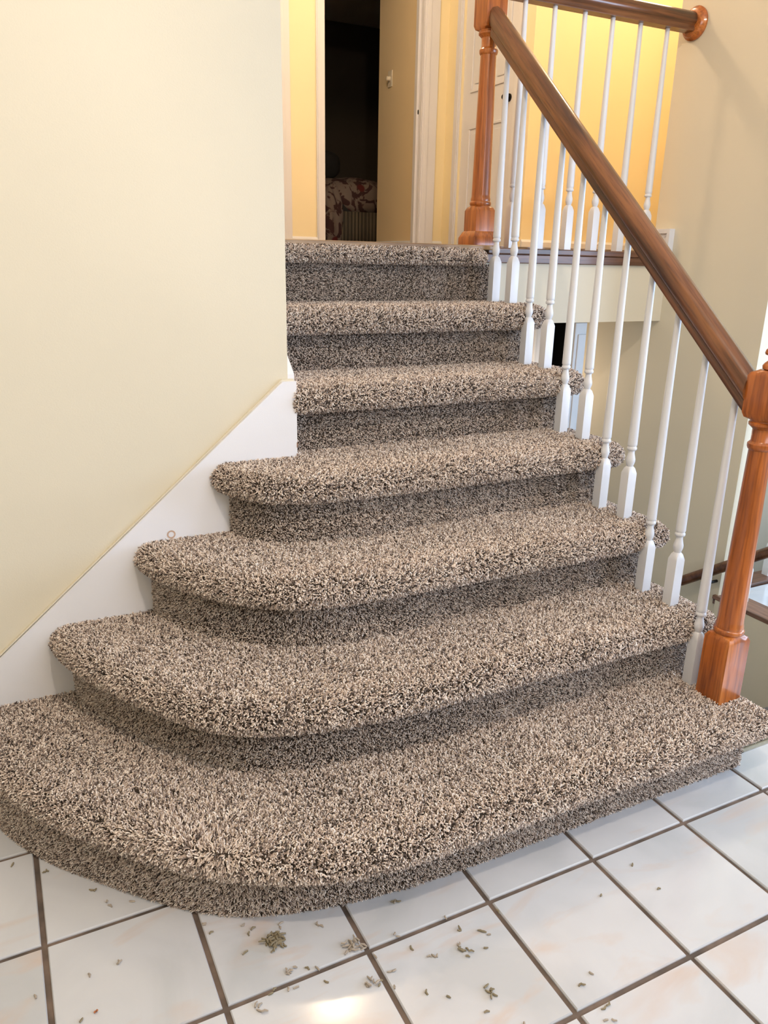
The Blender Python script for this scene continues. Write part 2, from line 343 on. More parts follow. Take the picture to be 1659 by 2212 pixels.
# six panelled door, leaf faces -X
dr = empty('door_1', (7.66, 12.275, LZ), 'white raised panel hall door with black knob behind the upper newel post', 'door'); dr['kind'] = 'structure'
W2, DH = 1.07, 6.6
MB().box(0, 0.12, -W2, W2, 0.02, DH).build('door_leaf', M_trim, dr)
for pz0, pz1 in ((0.75, 2.75), (3.45, 5.3), (5.65, 6.2)):
    for py0, py1 in ((-W2+0.33, -0.15), (0.15, W2-0.33)):
        fr = MB()
        for a0, a1, c0, c1 in ((py0, py1, pz0, pz0+0.06), (py0, py1, pz1-0.06, pz1), (py0, py0+0.06, pz0+0.06, pz1-0.06), (py1-0.06, py1, pz0+0.06, pz1-0.06)):
            fr.box(-0.028, 0, a0, a1, c0, c1)
        d = fr.build('panel_moulding', M_trim, dr, bevel=0.01)
        MB().box(-0.02, 0, py0+0.16, py1-0.16, pz0+0.16, pz1-0.16).build('raised_panel', M_trim, dr, bevel=0.018)
kn = MB().rings([(0, 0.08, 0), (0.02, 0.08, 0), (0.03, 0.025, 0), (0.09, 0.025, 0), (0.11, 0.055, 0), (0.15, 0.065, 0), (0.18, 0.04, 0)], 14).build('door_knob', M_black, dr, (0, -0.80, 3.13), 40)
kn.rotation_euler = (0, -math.pi/2, 0); kn['label'] = 'black round door knob'
# switch + strike
sw = empty('light_switch', (6.945, 15.68, LZ+4.12), 'ivory dimmer switch plate with round knob on the tan bedroom wall', 'light switch')
MB().box(-0.02, 0, -0.115, 0.115, -0.185, 0.185).build('switch_plate', M_plastic, sw, bevel=0.01)
kk = MB().rings([(0, 0.055, 0), (0.09, 0.05, 0), (0.10, 0.03, 0)], 14).build('dimmer_knob', M_plastic, sw, (-0.02, 0, 0), 40); kk.rotation_euler = (0, -math.pi/2, 0)
st = empty('door_strike', (6.915, 14.19, LZ+3.15), 'black latch strike on the white bedroom door jamb', 'strike plate')
MB().rings([(0, 0.09, 0), (0.02, 0.085, 0), (0.035, 0.04, 0)], 14).build('strike_plate', M_black, st, (-0.0, 0, 0), 40).rotation_euler = (0, -math.pi/2, 0)

# ------------------------------------------------------------------ skirt boards beside the stairs
sk = MB().prism([(-8, 0), (-0.285, 0), (-0.285, 3.44), (-0.42, 3.44), (-3.09, 1.135), (-4.35, 0.05), (-4.35, 0.32), (-8, 0.32)][:3]
                + [(-0.42, 3.44), (-3.09, 1.135), (-4.05, 0.32), (-8, 0.32)], 1, 3.19, 3.25)
base('baseboard_left', sk, M_skirt, 'wide white scuffed skirt board sloping along the left wall above the carpeted treads')
base('baseboard_stair', MB().prism([(3.25, 2.6), (4.95, 4.1), (4.95, 5.0), (3.25, 3.5)], 0, -0.35, -0.285), M_skirt, 'white skirt board return climbing beside the upper treads')
base('trim_skirt_cap', MB().prism([(-4.05, 0.32), (-4.05, 0.335), (-0.42, 3.458), (-0.30, 3.458), (-0.30, 3.44), (-0.42, 3.44)], 1, 3.22, 3.25), M_wall, 'thin beaded cap line on top of the sloping white skirt board')
bpy.data.objects['trim_skirt_cap'].name = 'trim_90'
base('baseboard_stairwell', MB().prism([(0.55, 0.2), (3.3, -2.18), (4.6, -3.3), (4.6, -4.0), (0.55, -0.5)], 0, 6.04, 6.1), M_grout_dark, 'grey skirt board on the right wall along the descending stairs')

st_ = MB(); n = 20
for i in range(n):
    a0, a1 = 2*math.pi*i/n, 2*math.pi*(i+1)/n; b = len(st_.v)
    for a in (a0, a1):
        for r_ in (0.026, 0.040): st_.v.append((-1.54+r_*math.cos(a), 3.188, 2.082+r_*math.sin(a)))
    st_.f.append((b, b+1, b+3, b+2))
obj('ring_stain', st_.mesh('ring_stain', plain('pale_brown_stain', (0.58, 0.40, 0.30), 0.6)), bpy.data.objects['baseboard_left'])['label'] = 'pale brown ring stain'
MB().box(-0.292, -0.283, 3.186, 3.2, 2.70, 2.74).box(-0.290, -0.283, 3.186, 3.2, 2.80, 2.85).build('paint_chip', plain('bare_wood_chip', (0.30, 0.15, 0.09), 0.7), bpy.data.objects['baseboard_left'])['label'] = 'brown chip in the paint'

# ------------------------------------------------------------------ carpeted staircase
def catmull(P, n=8):
    out = []; Q = [P[0]]+P+[P[-1]]
    for i in range(1, len(Q)-2):
        p0, p1, p2, p3 = [Vector(q) for q in Q[i-1:i+3]]
        for k in range(n):
            t = k/n; out.append(0.5*((2*p1)+(-p0+p2)*t+(2*p0-5*p1+4*p2-p3)*t*t+(-p0+3*p1-3*p2+p3)*t**3))
    out.append(Vector(P[-1])); return out
NY = [0.13, 0.92, 1.65, 2.41, 3.165, 3.925, 4.675]        # straight nosing lines
RY = [0.355+RUN*i for i in range(6)]+[4.88]              # riser lines
NL = [[(-3.46, 3.19), (-3.40, 2.8), (-3.23, 2.30), (-3.03, 1.93), (-2.73, 1.47), (-2.07, 0.75), (-1.40, 0.32), (-0.74, 0.15), (-0.1, 0.13)],
      [(-2.66, 3.19), (-2.60, 2.9), (-2.44, 2.50), (-2.13, 1.94), (-1.68, 1.34), (-1.10, 1.05), (-0.35, 0.93), (0.3, 0.92)],
      [(-1.87, 3.19), (-1.81, 2.95), (-1.69, 2.68), (-1.48, 2.32), (-1.10, 1.93), (-0.68, 1.72), (0.0, 1.655), (0.7, 1.65)],
      [(-1.13, 3.19), (-1.07, 3.02), (-0.98, 2.85), (-0.79, 2.60), (-0.34, 2.44), (0.3, 2.41), (0.7, 2.41)],
      [(-0.292, 3.165), (0.3, 3.165)], [(-0.285, 3.925), (0.3, 3.925)], [(-0.34, 4.675), (0.3, 4.675)]]
RL = [[(-3.34, 3.19), (-3.36, 2.8), (-3.22, 2.36), (-3.03, 2.0), (-2.73, 1.60), (-2.0, 0.85), (-1.40, 0.54), (-0.6, 0.39), (0.05, 0.355)],
      [(-2.50, 3.19), (-2.46, 2.95), (-2.30, 2.58), (-2.02, 2.06), (-1.54, 1.46), (-1.06, 1.22), (-0.31, 1.12), (0.3, RY[1])],
      [(-1.74, 3.19), (-1.71, 3.0), (-1.58, 2.72), (-1.36, 2.40), (-1.0, 2.08), (-0.6, 1.89), (0.05, 1.82), (0.7, RY[2])],
      [(-0.97, 3.19), (-0.95, 3.08), (-0.87, 2.94), (-0.70, 2.75), (-0.3, 2.60), (0.3, 2.56), (0.7, RY[3])],
      [(-0.285, RY[4]), (0.3, RY[4])], [(-0.285, RY[5]), (0.3, RY[5])], [(-0.34, RY[6]), (0.3, RY[6])]]
def path(L, ylast, xr, back, rad):
    P = catmull(L); x = P[-1].x
    while x < xr-rad-0.3: x += 0.22; P.append(Vector((x, ylast)))
    for i in range(7):
        a = -math.pi/2+i*math.pi/12; P.append(Vector((xr-rad+rad*math.cos(a), ylast+rad+rad*math.sin(a))))
    P.append(Vector((xr, back))); return P
def normals(P):
    out = []
    for i in range(len(P)):
        d = P[min(i+1, len(P)-1)]-P[max(i-1, 0)]; d.normalize(); out.append(Vector((d.y, -d.x)))
    return out
PROF = [(-0.135, 0.0), (-0.095, -0.008), (-0.055, -0.028), (-0.022, -0.062), (-0.002, -0.105), (0.0, -0.15), (-0.018, -0.195), (-0.05, -0.225), (-0.10, -0.238), (-0.20, -0.24)]
def strip(mb, P, prof, z):
    n = normals(P); b = len(mb.v); m = len(prof)
    for p, q in zip(P, n):
        for d, dz in prof: mb.v.append((p.x+q.x*d, p.y+q.y*d, z+dz))
    for i in range(len(P)-1):
        for k in range(m-1): mb.f.append((b+i*m+k, b+(i+1)*m+k, b+(i+1)*m+k+1, b+i*m+k+1))
    if m > 5: mb.f.append(tuple(range(b, b+m)))      # closed left end of a nosing roll
    return [(p.x+q.x*prof[0][0], p.y+q.y*prof[0][0]) for p, q in zip(P, n)]

def pile_group():
    g = bpy.data.node_groups.new('twisted_pile', 'GeometryNodeTree')
    g.interface.new_socket('Geometry', in_out='INPUT', socket_type='NodeSocketGeometry')
    g.interface.new_socket('Density', in_out='INPUT', socket_type='NodeSocketFloat')
    g.interface.new_socket('Length', in_out='INPUT', socket_type='NodeSocketFloat')
    g.interface.new_socket('Seed', in_out='INPUT', socket_type='NodeSocketInt')
    g.interface.new_socket('Geometry', in_out='OUTPUT', socket_type='NodeSocketGeometry')
    nn = g.nodes; L = g.links.new; gi = nn.new('NodeGroupInput'); go = nn.new('NodeGroupOutput')
    dp = nn.new('GeometryNodeDistributePointsOnFaces'); L(gi.outputs[0], dp.inputs['Mesh']); L(gi.outputs['Density'], dp.inputs['Density']); L(gi.outputs['Seed'], dp.inputs['Seed'])
    gti = nn.new('GeometryNodeGeometryToInstance')
    for k, (mid, end) in enumerate((((0.28, 0, 0.55), (0.05, 0.18, 1.0)), ((-0.25, 0.15, 0.5), (0.35, -0.1, 0.95)), ((0.1, -0.35, 0.5), (0.55, 0.1, 0.85)))):
        bz = nn.new('GeometryNodeCurveQuadraticBezier'); bz.inputs['Resolution'].default_value = 4
        bz.inputs['Start'].default_value = (0, 0, -0.15); bz.inputs['Middle'].default_value = mid; bz.inputs['End'].default_value = end
        cc = nn.new('GeometryNodeCurvePrimitiveCircle'); cc.inputs['Resolution'].default_value = 4; cc.inputs['Radius'].default_value = 0.16
        cm = nn.new('GeometryNodeCurveToMesh'); cm.inputs['Fill Caps'].default_value = True; L(bz.outputs[0], cm.inputs['Curve']); L(cc.outputs[0], cm.inputs['Profile Curve'])
        sm = nn.new('GeometryNodeSetMaterial'); sm.inputs['Material'].default_value = M_pile; L(cm.outputs[0], sm.inputs[0])
        sh = nn.new('GeometryNodeSetShadeSmooth'); L(sm.outputs[0], sh.inputs[0]); L(sh.outputs[0], gti.inputs[0])
    ip = nn.new('GeometryNodeInstanceOnPoints'); L(dp.outputs['Points'], ip.inputs['Points']); L(gti.outputs[0], ip.inputs['Instance']); ip.inputs['Pick Instance'].default_value = True
    rv = nn.new('FunctionNodeRandomValue'); rv.data_type = 'FLOAT_VECTOR'; rv.inputs[0].default_value = (-0.55, -0.55, 0); rv.inputs[1].default_value = (0.55, 0.55, 6.28)
    er = nn.new('FunctionNodeEulerToRotation'); L(rv.outputs[0], er.inputs[0])
    # slow drift of the pile lay
    pos = nn.new('GeometryNodeInputPosition'); nz = nn.new('ShaderNodeTexNoise'); nz.inputs['Scale'].default_value = 3.2; nz.inputs['Detail'].default_value = 2; L(pos.outputs[0], nz.inputs['Vector'])
    sub = nn.new('ShaderNodeVectorMath'); sub.operation = 'SUBTRACT'; L(nz.outputs['Color'], sub.inputs[0]); sub.inputs[1].default_value = (0.5, 0.5, 0.5)
    sc = nn.new('ShaderNodeVectorMath'); sc.operation = 'SCALE'; L(sub.outputs[0], sc.inputs[0]); sc.inputs['Scale'].default_value = 2.8
    nm = nn.new('ShaderNodeVectorMath'); nm.operation = 'ADD'; L(dp.outputs['Normal'], nm.inputs[0]); L(sc.outputs[0], nm.inputs[1])
    al = nn.new('FunctionNodeAlignRotationToVector'); al.axis = 'Z'; L(nm.outputs[0], al.inputs['Vector'])
    rr = nn.new('FunctionNodeRotateRotation'); rr.rotation_space = 'LOCAL'; L(al.outputs[0], rr.inputs[0]); L(er.outputs[0], rr.inputs[1]); L(rr.outputs[0], ip.inputs['Rotation'])
    rs = nn.new('FunctionNodeRandomValue'); rs.data_type = 'FLOAT'
    rs.inputs[2].default_value = 0.75; rs.inputs[3].default_value = 1.25
    ml = nn.new('ShaderNodeMath'); ml.operation = 'MULTIPLY'; L(rs.outputs[1], ml.inputs[0]); L(gi.outputs['Length'], ml.inputs[1]); L(ml.outputs[0], ip.inputs['Scale'])
    L(ip.outputs[0], go.inputs[0]); return g
PG = pile_group()
psd = [0]
def add_pile(parent, me, density, length, mult=1):
    o = obj('carpet_pile', me, parent); o['kind'] = 'stuff'; psd[0] += 1
    m = o.modifiers.new('pile', 'NODES'); m.node_group = PG
    ids = {s.name: s.identifier for s in PG.interface.items_tree if s.in_out == 'INPUT'}
    m[ids['Density']] = float(density); m[ids['Length']] = float(length); m[ids['Seed']] = psd[0]; return o

stair = empty('carpeted_staircase', (1.0, 0.36, 0), 'staircase in beige-brown twist pile carpet, flaring out round to the left at its foot', 'staircase')
SL = (1.0, 0.36, 0)
def sub(mb): mb.v = [(x-SL[0], y-SL[1], z-SL[2]) for x, y, z in mb.v]; return mb
XR_N, XR_R = 3.22, 3.12
for k in range(7):
    z = (k+1)*H - 0.022
    # riser
    yb = RY[k]
    rp = path(RL[k], yb, XR_R if k < 6 else 3.05, yb+0.5 if k < 6 else yb+0.07, 0.03)
    top = z-0.21
    mb = MB(); strip(mb, rp, [(0, 0), (0, -(top-k*H)*0.5), (0, -(top-k*H)-0.0)], top)
    me = sub(mb).mesh('riser', M_base)
    r = obj('riser', me, stair); add_pile(r, me, 100000, 0.0058)
    if k < 6:
        P = path(NL[k], NY[k], XR_N, RY[k+1], 0.09); mb = MB(); inner = strip(mb, P, PROF, z)
        if k < 4: back = [(XR_N-0.135, RY[k+1]+0.05)] + ([(-0.285, 3.25 if k == 3 else 3.19)] if k == 3 else [])
        # back edge follows next riser, tucked underneath it
        nx = [(p.x, p.y) for p in path(RL[k+1], RY[k+1], 3.12, RY[k+1]+0.02, 0.01)]
        nrm = normals([Vector(q) for q in nx]); nx = [(p[0]-q.x*0.04, p[1]-q.y*0.04) for p, q in zip(nx, nrm)]
        if k == 3: nx = [(-1.1, 3.19), (-0.285, 3.19)] + [q for q in [(-0.285, RY[4]+0.04), (3.12, RY[4]+0.04)]]; inner_poly = inner + nx[::-1][:-1]
        else: inner_poly = inner + nx[::-1]
        b = len(mb.v); mb.v += [(x, y, z) for x, y in inner_poly]; mb.f.append(tuple(range(b, b+len(inner_poly))))
    else:
        P = path(NL[k], NY[k], 2.80, 4.86, 0.07)
        mb = MB(); inner = strip(mb, P, [(-0.10, 0.0), (-0.055, -0.012), (-0.02, -0.045), (0, -0.08), (-0.012, -0.125), (-0.05, -0.15), (-0.16, -0.155)], 6.9*H)
        b = len(mb.v); pl = inner+[(2.70, 4.86), (-0.34, 4.86)]; mb.v += [(x, y, 6.9*H) for x, y in pl]; mb.f.append(tuple(range(b, b+len(pl))))
    sub(mb)
    me = bpy.data.meshes.new('tread'); me.from_pydata([(x*T, y*T, zz*T) for x, y, zz in mb.v], [], mb.f); me.materials.append(M_base)
    bm = bmesh.new(); bm.from_mesh(me); bmesh.ops.triangulate(bm, faces=[f for f in bm.faces if len(f.verts) > 4]); bmesh.ops.remove_doubles(bm, verts=bm.verts, dist=0.0004)
    bmesh.ops.recalc_face_normals(bm, faces=bm.faces)
    s_ = sum(f.normal.z*f.calc_area() for f in bm.faces)
    if s_ < 0: bmesh.ops.reverse_faces(bm, faces=bm.faces)
    bm.to_mesh(me); bm.free()
    t = obj('tread', me, stair); add_pile(t, me, 78000, 0.0088)
for o in list(bpy.data.objects):     # risers must face outward (-Y side)
    if o.name.startswith('riser'):
        me = o.data; f = max(me.polygons, key=lambda p: p.area)
        if f.normal.y > 0: me.flip_normals()
# descending stairs in the stairwell
ls = empty('descending_stairs', (4.6, 0.6, 0), 'carpeted stairs going down to the lower level right of the newel post', 'staircase')
for k in range(6):
    z = -(k+1)*H; me = MB().box(-1.48, 1.44, RUN*k, RUN*(k+1)+0.1, z-H if k < 5 else LOW, z).mesh('lower_step', M_base)
    s1 = obj('step', me, ls)
# threshold
th = empty('floor_threshold', (3.32, 0.5, 0), 'ribbed bronze metal threshold strip on the tile edge beside the lowest carpeted step', 'threshold strip')
MB().box(0, 2.78, -0.03, 0.15, -0.04, 0.012).build('strip', M_bronze, th)
for i in range(6): MB().box(0, 2.78, -0.018+i*0.028, -0.004+i*0.028, 0.012, 0.028).build('rib', M_bronze, th)
MB().rings([(0.012, 0.02, 0), (0.034, 0.018, 0)], 10, 0.22, 0.06).build('screw', M_black, th)

# ------------------------------------------------------------------ landing nosing boards
ln = empty('landing_nosing', (4.55, 4.97, LZ-0.2), 'brown stained wood nosing along the landing edge under the landing balusters', 'nosing')
MB().box(-1.62, 1.55, -0.09, 0.33, 0.10, 0.175).build('nosing_board', M_brown_x, ln, bevel=0.012)
MB().box(-1.62, 1.55, -0.05, 0.0, -0.01, 0.10).build('cove_moulding', M_brown_x, ln, bevel=0.01)
l2 = empty('landing_edge_strip', (1.2, 4.86, LZ-0.06), 'narrow tan wood edge strip above the top carpeted nosing', 'edge strip')
MB().box(-1.54, 1.73, -0.10, 0.34, 0, 0.055).build('edge_board', M_tan_x, l2, bevel=0.012)

# ------------------------------------------------------------------ balusters
BLK = MB().rings([(0, 0.054, 1), (0.49, 0.054, 1), (0.545, 0.043, 0.55), (0.562, 0.034, 0.0)], 24).mesh('base_block', M_trim, 35)
NECK = MB().rings([(0.56, 0.030, 0), (0.575, 0.036, 0), (0.61, 0.046, 0), (0.635, 0.047, 0), (0.66, 0.041, 0), (0.70, 0.032, 0), (0.728, 0.031, 0), (0.732, 0.044, 0), (0.742, 0.049, 0), (0.758, 0.049, 0), (0.766, 0.042, 0), (0.776, 0.042, 0)], 24).mesh('turned_neck', M_trim, 50)
SH = {}
def shaft(top):
    k = round(top, 2)
    if k not in SH:
        n = 10; SH[k] = MB().rings([(0.776, 0.044, 0), (0.785, 0.048, 0)]+[(0.80+(top-0.80)*i/n, 0.048-0.019*(i/n), 0) for i in range(n+1)], 20).mesh('shaft', M_trim, 50)
    return SH[k]
def baluster(x, y, z, top, label, group):
    o = empty('baluster', (x, y, z), label, 'baluster', group)
    obj('base_block', BLK, o); obj('turned_neck', NECK, o); obj('shaft', shaft(top), o); return o
RA, RS = 2.735, 0.873            # underside of the rail: z = RA + RS*Y
XB = 2.898
words = ['lowest', 'second', 'third', 'fourth', 'fifth', 'sixth']
pos = [(1, 0)]+[(2+(m-1)//2, m) for m in range(1, 11)]
for n_, (tr, m) in enumerate(pos):
    y = 0.826+0.054+m*RUN/2; z = tr*H; top = RA+RS*y-z+0.03
    if m == 0: lab = 'white turned baluster on the lowest carpeted tread right against the wooden newel post'
    else: lab = 'white turned baluster at the %s of the %s carpeted tread from the floor' % ('front' if m % 2 else 'back', words[tr-1])
    baluster(XB, y, z-0.015, top, lab, 'white balusters under the sloping stair rail')
lw = ['nearest the oak newel post', 'second from the oak newel post', 'third from the oak newel post', 'fourth from the oak newel post', 'third from the right wall', 'second from the right wall', 'nearest the right wall']
for i, x in enumerate((2.90+0.0, 3.36, 3.80, 4.265, 4.715, 5.18, 5.65)):
    if i == 0: continue
    baluster(x, 5.04, LZ-0.025, 7.53-LZ+0.025, 'white turned baluster on the landing edge, %s' % lw[i-1 if i < 4 else i], 'white balusters under the level landing rail')

# ------------------------------------------------------------------ newel posts
def newel(name, loc, label, zb, zr2, zt, finial=True, plinth=False):
    o = empty(name, loc, label, 'newel post')
    h = 0.138
    MB().rings([(0, h, 1), (zb-0.06, h, 1), (zb-0.02, h*0.93, 0.75), (zb, 0.122, 0)], 32).build('base_block', M_oak_z, o, smooth=35)
    if plinth: MB().rings([(0, 0.185, 1), (0.09, 0.185, 1), (0.16, 0.150, 1), (0.17, 0.138, 1)], 16).build('plinth', M_oak_z, o, smooth=30)
    MB().rings([(zb-0.005, 0.118, 0), (zb+0.01, 0.132, 0), (zb+0.035, 0.136, 0), (zb+0.05, 0.128, 0), (zb+0.055, 0.122, 0), (zb+0.08, 0.124, 0), (zb+0.10, 0.118, 0), (zb+0.13, 0.116, 0),
                (zb+(zr2-zb)*0.5, 0.106, 0), (zr2-0.03, 0.094, 0), (zr2-0.02, 0.104, 0), (zr2, 0.112, 0), (zr2+0.025, 0.112, 0), (zr2+0.04, 0.098, 0), (zr2+0.05, 0.09, 0), (zr2+0.15, 0.090, 0), (zr2+0.165, 0.105, 0), (zr2+0.185, 0.128, 0), (zr2+0.205, 0.130, 0), (zr2+0.215, 0.118, 0), (zr2+0.235, 0.122, 0)], 32).build('turned_shaft', M_oak_z, o, smooth=40)
    zc = zr2+0.225
    MB().rings([(zc, 0.122, 0), (zc+0.02, h*0.95, 0.8), (zc+0.06, h, 1), (zt-0.05, h, 1), (zt-0.02, h*0.93, 0.8), (zt, 0.11, 0)], 32).build('top_block', M_oak_z, o, smooth=35)
    if finial: MB().rings([(zt, 0.075, 0), (zt+0.01, 0.092, 0), (zt+0.035, 0.095, 0), (zt+0.055, 0.082, 0), (zt+0.075, 0.06, 0), (zt+0.105, 0.050, 0), (zt+0.115, 0.055, 0), (zt+0.125, 0.085, 0), (zt+0.14, 0.092, 0), (zt+0.165, 0.085, 0), (zt+0.19, 0.055, 0), (zt+0.2, 0.015, 0)], 24).build('finial', M_oak_z, o, smooth=40)
    return o
newel('newel_post', (2.955, 0.60, H-0.015), 'oak newel post with mushroom finial standing on the lowest carpeted tread', 0.675, 2.43, 3.075)
newel('newel_post', (2.90, 5.08, LZ-0.005), 'oak newel post with plinth standing on the upper landing', 0.47, 2.17, 3.3, True, True)

# ------------------------------------------------------------------ rails
RPROF = [(-0.075, 0), (0.075, 0), (0.08, 0.03), (0.072, 0.045), (0.072, 0.065), (0.105, 0.10), (0.11, 0.14), (0.095, 0.19), (0.06, 0.225), (0, 0.238), (-0.06, 0.225), (-0.095, 0.19), (-0.11, 0.14), (-0.105, 0.10), (-0.072, 0.065), (-0.072, 0.045), (-0.08, 0.03)]
def rail(name, A, B, label, mat=M_oak_x):
    A, B = Vector(A), Vector(B); d = B-A; L_ = d.length; mb = MB()
    mb.prism([(p, q) for p, q in RPROF], 0, 0, L_)
    # slope cuts: shear ends so they stay vertical against the posts
    k = d.z/math.hypot(d.x, d.y)
    mb.v = [(x+(z*k if True else 0), y, z) for x, y, z in mb.v]
    o = empty(name, A, label, 'handrail')
    c = mb.build('rail', mat, o, smooth=40)
    c.rotation_euler = d.to_track_quat('X', 'Z').to_euler(); return o
yA, yB = 0.735, 4.94
rail('stair_handrail', (2.898, yA, RA+RS*yA), (2.898, yB, RA+RS*yB), 'oak handrail sloping up from the lower newel post to the landing post')
lr = rail('landing_handrail', (3.03, 5.06, 7.51), (6.02, 5.0, 7.51), 'level oak handrail over the landing balusters ending in a round rosette on the wall')
ro = MB().rings([(0, 0.20, 0), (0.03, 0.205, 0), (0.05, 0.185, 0), (0.06, 0.175, 0), (0.085, 0.165, 0), (0.095, 0.14, 0)], 32).build('wall_rosette', M_oak_z, lr, (6.10-3.03, -0.06, 0.11), 40)
ro.rotation_euler = (0, -math.pi/2, 0)
# wall handrail of the lower flight
wh = empty('wall_handrail', (5.86, 3.68, 0.13), 'round brown handrail on black brackets along the wall of the descending stairs', 'handrail')
MB().tube([(0, 0, 0), (0, -3.2, 2.26)], 0.072, 16).build('rail', M_brown_x, wh, smooth=40)
for t in (0.13, 0.75):
    MB().tube([(0.0, -3.2*t, 2.26*t-0.03), (0.0, -3.2*t, 2.26*t-0.13), (0.1, -3.2*t, 2.26*t-0.17), (0.24, -3.2*t, 2.26*t-0.17)], 0.022, 8).build('bracket', M_black, wh, smooth=60)

# ------------------------------------------------------------------ right side floor edges, balusters and rails
rs_ = empty('floor_edge_nosing', (6.25, 0.6, 0), 'brown wood nosing along the right floor edge above the descending stairs', 'nosing')
MB().box(-0.20, 0.20, 0, 2.66, -0.01, 0.05).build('nosing_board', M_brown_y, rs_, bevel=0.012)
MB().box(-0.17, -0.15, 0, 2.66, -0.09, -0.01).build('cove_moulding', M_brown_y, rs_)
fs = empty('far_floor_edge_nosing', (6.62, 3.3, 0), 'wood nosing along the far edge of the right tiled floor', 'nosing')
MB().box(0.0, 5, 0, 0.32, -0.09, 0.05).build('nosing_board', M_brown_x, fs, bevel=0.012)
baluster(6.27, 2.93, 0.045, 2.75, 'white turned baluster on the right floor edge seen behind the lower newel post', 'white balusters around the right tiled floor')
baluster(7.46, 3.46, 0.045, 2.75, 'white turned baluster on the far floor edge at the right border of the frame', 'white balusters around the right tiled floor')
rail('side_handrail', (6.27, 0.6, 2.77), (6.27, 3.2, 2.77), 'oak handrail over the right floor edge balusters')
rail('far_side_handrail', (6.62, 3.46, 2.77), (11.6, 3.46, 2.77), 'oak handrail over the far floor edge balusters')
cu = empty('patterned_curtain', (9.6, 7.7, LOW), 'black hanging curtain with white branch print beyond the right railing', 'curtain')
mb = MB(); n = 60
for i in range(n+1):
    x = -1.4+4.2*i/n; y = 0.09*math.sin(i*0.9); mb.v += [(x, y, 0.1), (x, y, 8.2)]
for i in range(n): mb.f.append((2*i, 2*i+2, 2*i+3, 2*i+1))
c = mb.build('curtain_panel', leafy(), cu, smooth=60); sd = c.modifiers.new('thick', 'SOLIDIFY'); sd.thickness = 0.01
MB().tube([(-1.6, 0, 8.25), (3.0, 0, 8.25)], 0.05, 10).build('curtain_rod', M_black, cu, smooth=60)

# ------------------------------------------------------------------ lower hall behind the stairs
S('wall_lower_hall', MB().box(3.0, 5.88, 7.5, 7.8, LOW, 3.77).box(7.0, 12, 7.5, 7.8, LOW, 3.77).box(5.88, 7.0, 7.5, 7.8, 3.55, 3.77), M_wall, 'cream lower hall wall under the landing')
S('wall_lower_dark', MB().box(5.5, 7.4, 9.5, 9.7, LOW, 3.77).box(5.5, 5.6, 7.8, 9.5, LOW, 3.77).box(7.3, 7.4, 7.8, 9.5, LOW, 3.77), M_dark, 'dark unlit closet beyond the lower hall doorway')  # near-black wall colour stands in for the unlit interior
trim(casing_x(5.70, 5.88, 7.5, LOW, 3.75, MB()), M_trim, 'white casing left of the dark lower hall doorway', 'door casing', 0.008)
ld = empty('door_2', (6.72, 7.42, LOW), 'white panelled lower hall door leaf glimpsed between the balusters under the landing', 'door'); ld['kind'] = 'structure'
MB().box(-0.17, 0.14, -0.06, 0.06, 0.02, 8.3).build('door_leaf', M_trim, ld, bevel=0.01)
MB().box(-0.10, 0.08, -0.08, -0.06, 5.6, 7.0).build('raised_panel', M_trim, ld, bevel=0.02)
MB().box(-0.10, 0.08, -0.08, -0.06, 7.25, 8.1).build('raised_panel', M_trim, ld, bevel=0.02)

# ------------------------------------------------------------------ bedroom
bed = empty('bed', (7.6, 20.2, LZ), 'bed with red floral comforter and striped skirt in the dark bedroom', 'bed')
def blob(name, mat, parent, loc, sx, sy, sz, amp, seed, p=4.0, zmin=-1):
    bm = bmesh.new(); bmesh.ops.create_cube(bm, size=2); bmesh.ops.subdivide_edges(bm, edges=bm.edges, cuts=14, use_grid_fill=True)
    rnd = random.Random(seed); ph = [rnd.uniform(0, 6) for _ in range(6)]
    for v in bm.verts:
        c = v.co; k = (abs(c.x)**p+abs(c.y)**p+abs(c.z)**p)**(-1/p); q = c*k
        w_ = amp*(math.sin(q.x*5+ph[0])*math.cos(q.y*4+ph[1])+0.5*math.sin(q.x*11+q.z*7+ph[2]))
        v.co = Vector((q.x*sx*(1+w_), q.y*sy*(1+w_), q.z*sz*(1+w_)))*T
    for f in bm.faces: f.smooth = True
    me = bpy.data.meshes.new(name); bm.to_mesh(me); bm.free(); me.materials.append(mat); return obj(name, me, parent, loc)
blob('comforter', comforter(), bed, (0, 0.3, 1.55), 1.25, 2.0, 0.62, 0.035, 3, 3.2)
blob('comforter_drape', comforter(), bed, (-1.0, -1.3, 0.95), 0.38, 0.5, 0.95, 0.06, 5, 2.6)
MB().box(-1.0, 1.0, -1.55, 1.9, 0.12, 1.5).build('mattress', M_dark, bed, bevel=0.08)
sk_ = MB(); n = 80
for i in range(n+1):
    x = -1.03+2.06*i/n; y = -1.60+0.02*math.sin(i*1.7); sk_.v += [(x, y, 0.0), (x, y, 1.15)]
for i in range(n): sk_.f.append((2*i, 2*i+2, 2*i+3, 2*i+1))
c = sk_.build('bed_skirt', stripes(), bed, smooth=60); c.modifiers.new('thick', 'SOLIDIFY').thickness = 0.006
pw = empty('pillow', (7.3, 21.1, LZ+2.35), 'dark cushion propped on the floral bed in the dark bedroom', 'pillow')
blob('cushion', M_dark, pw, (0, 0, 0.3), 0.6, 0.25, 0.42, 0.02, 8, 2.6)

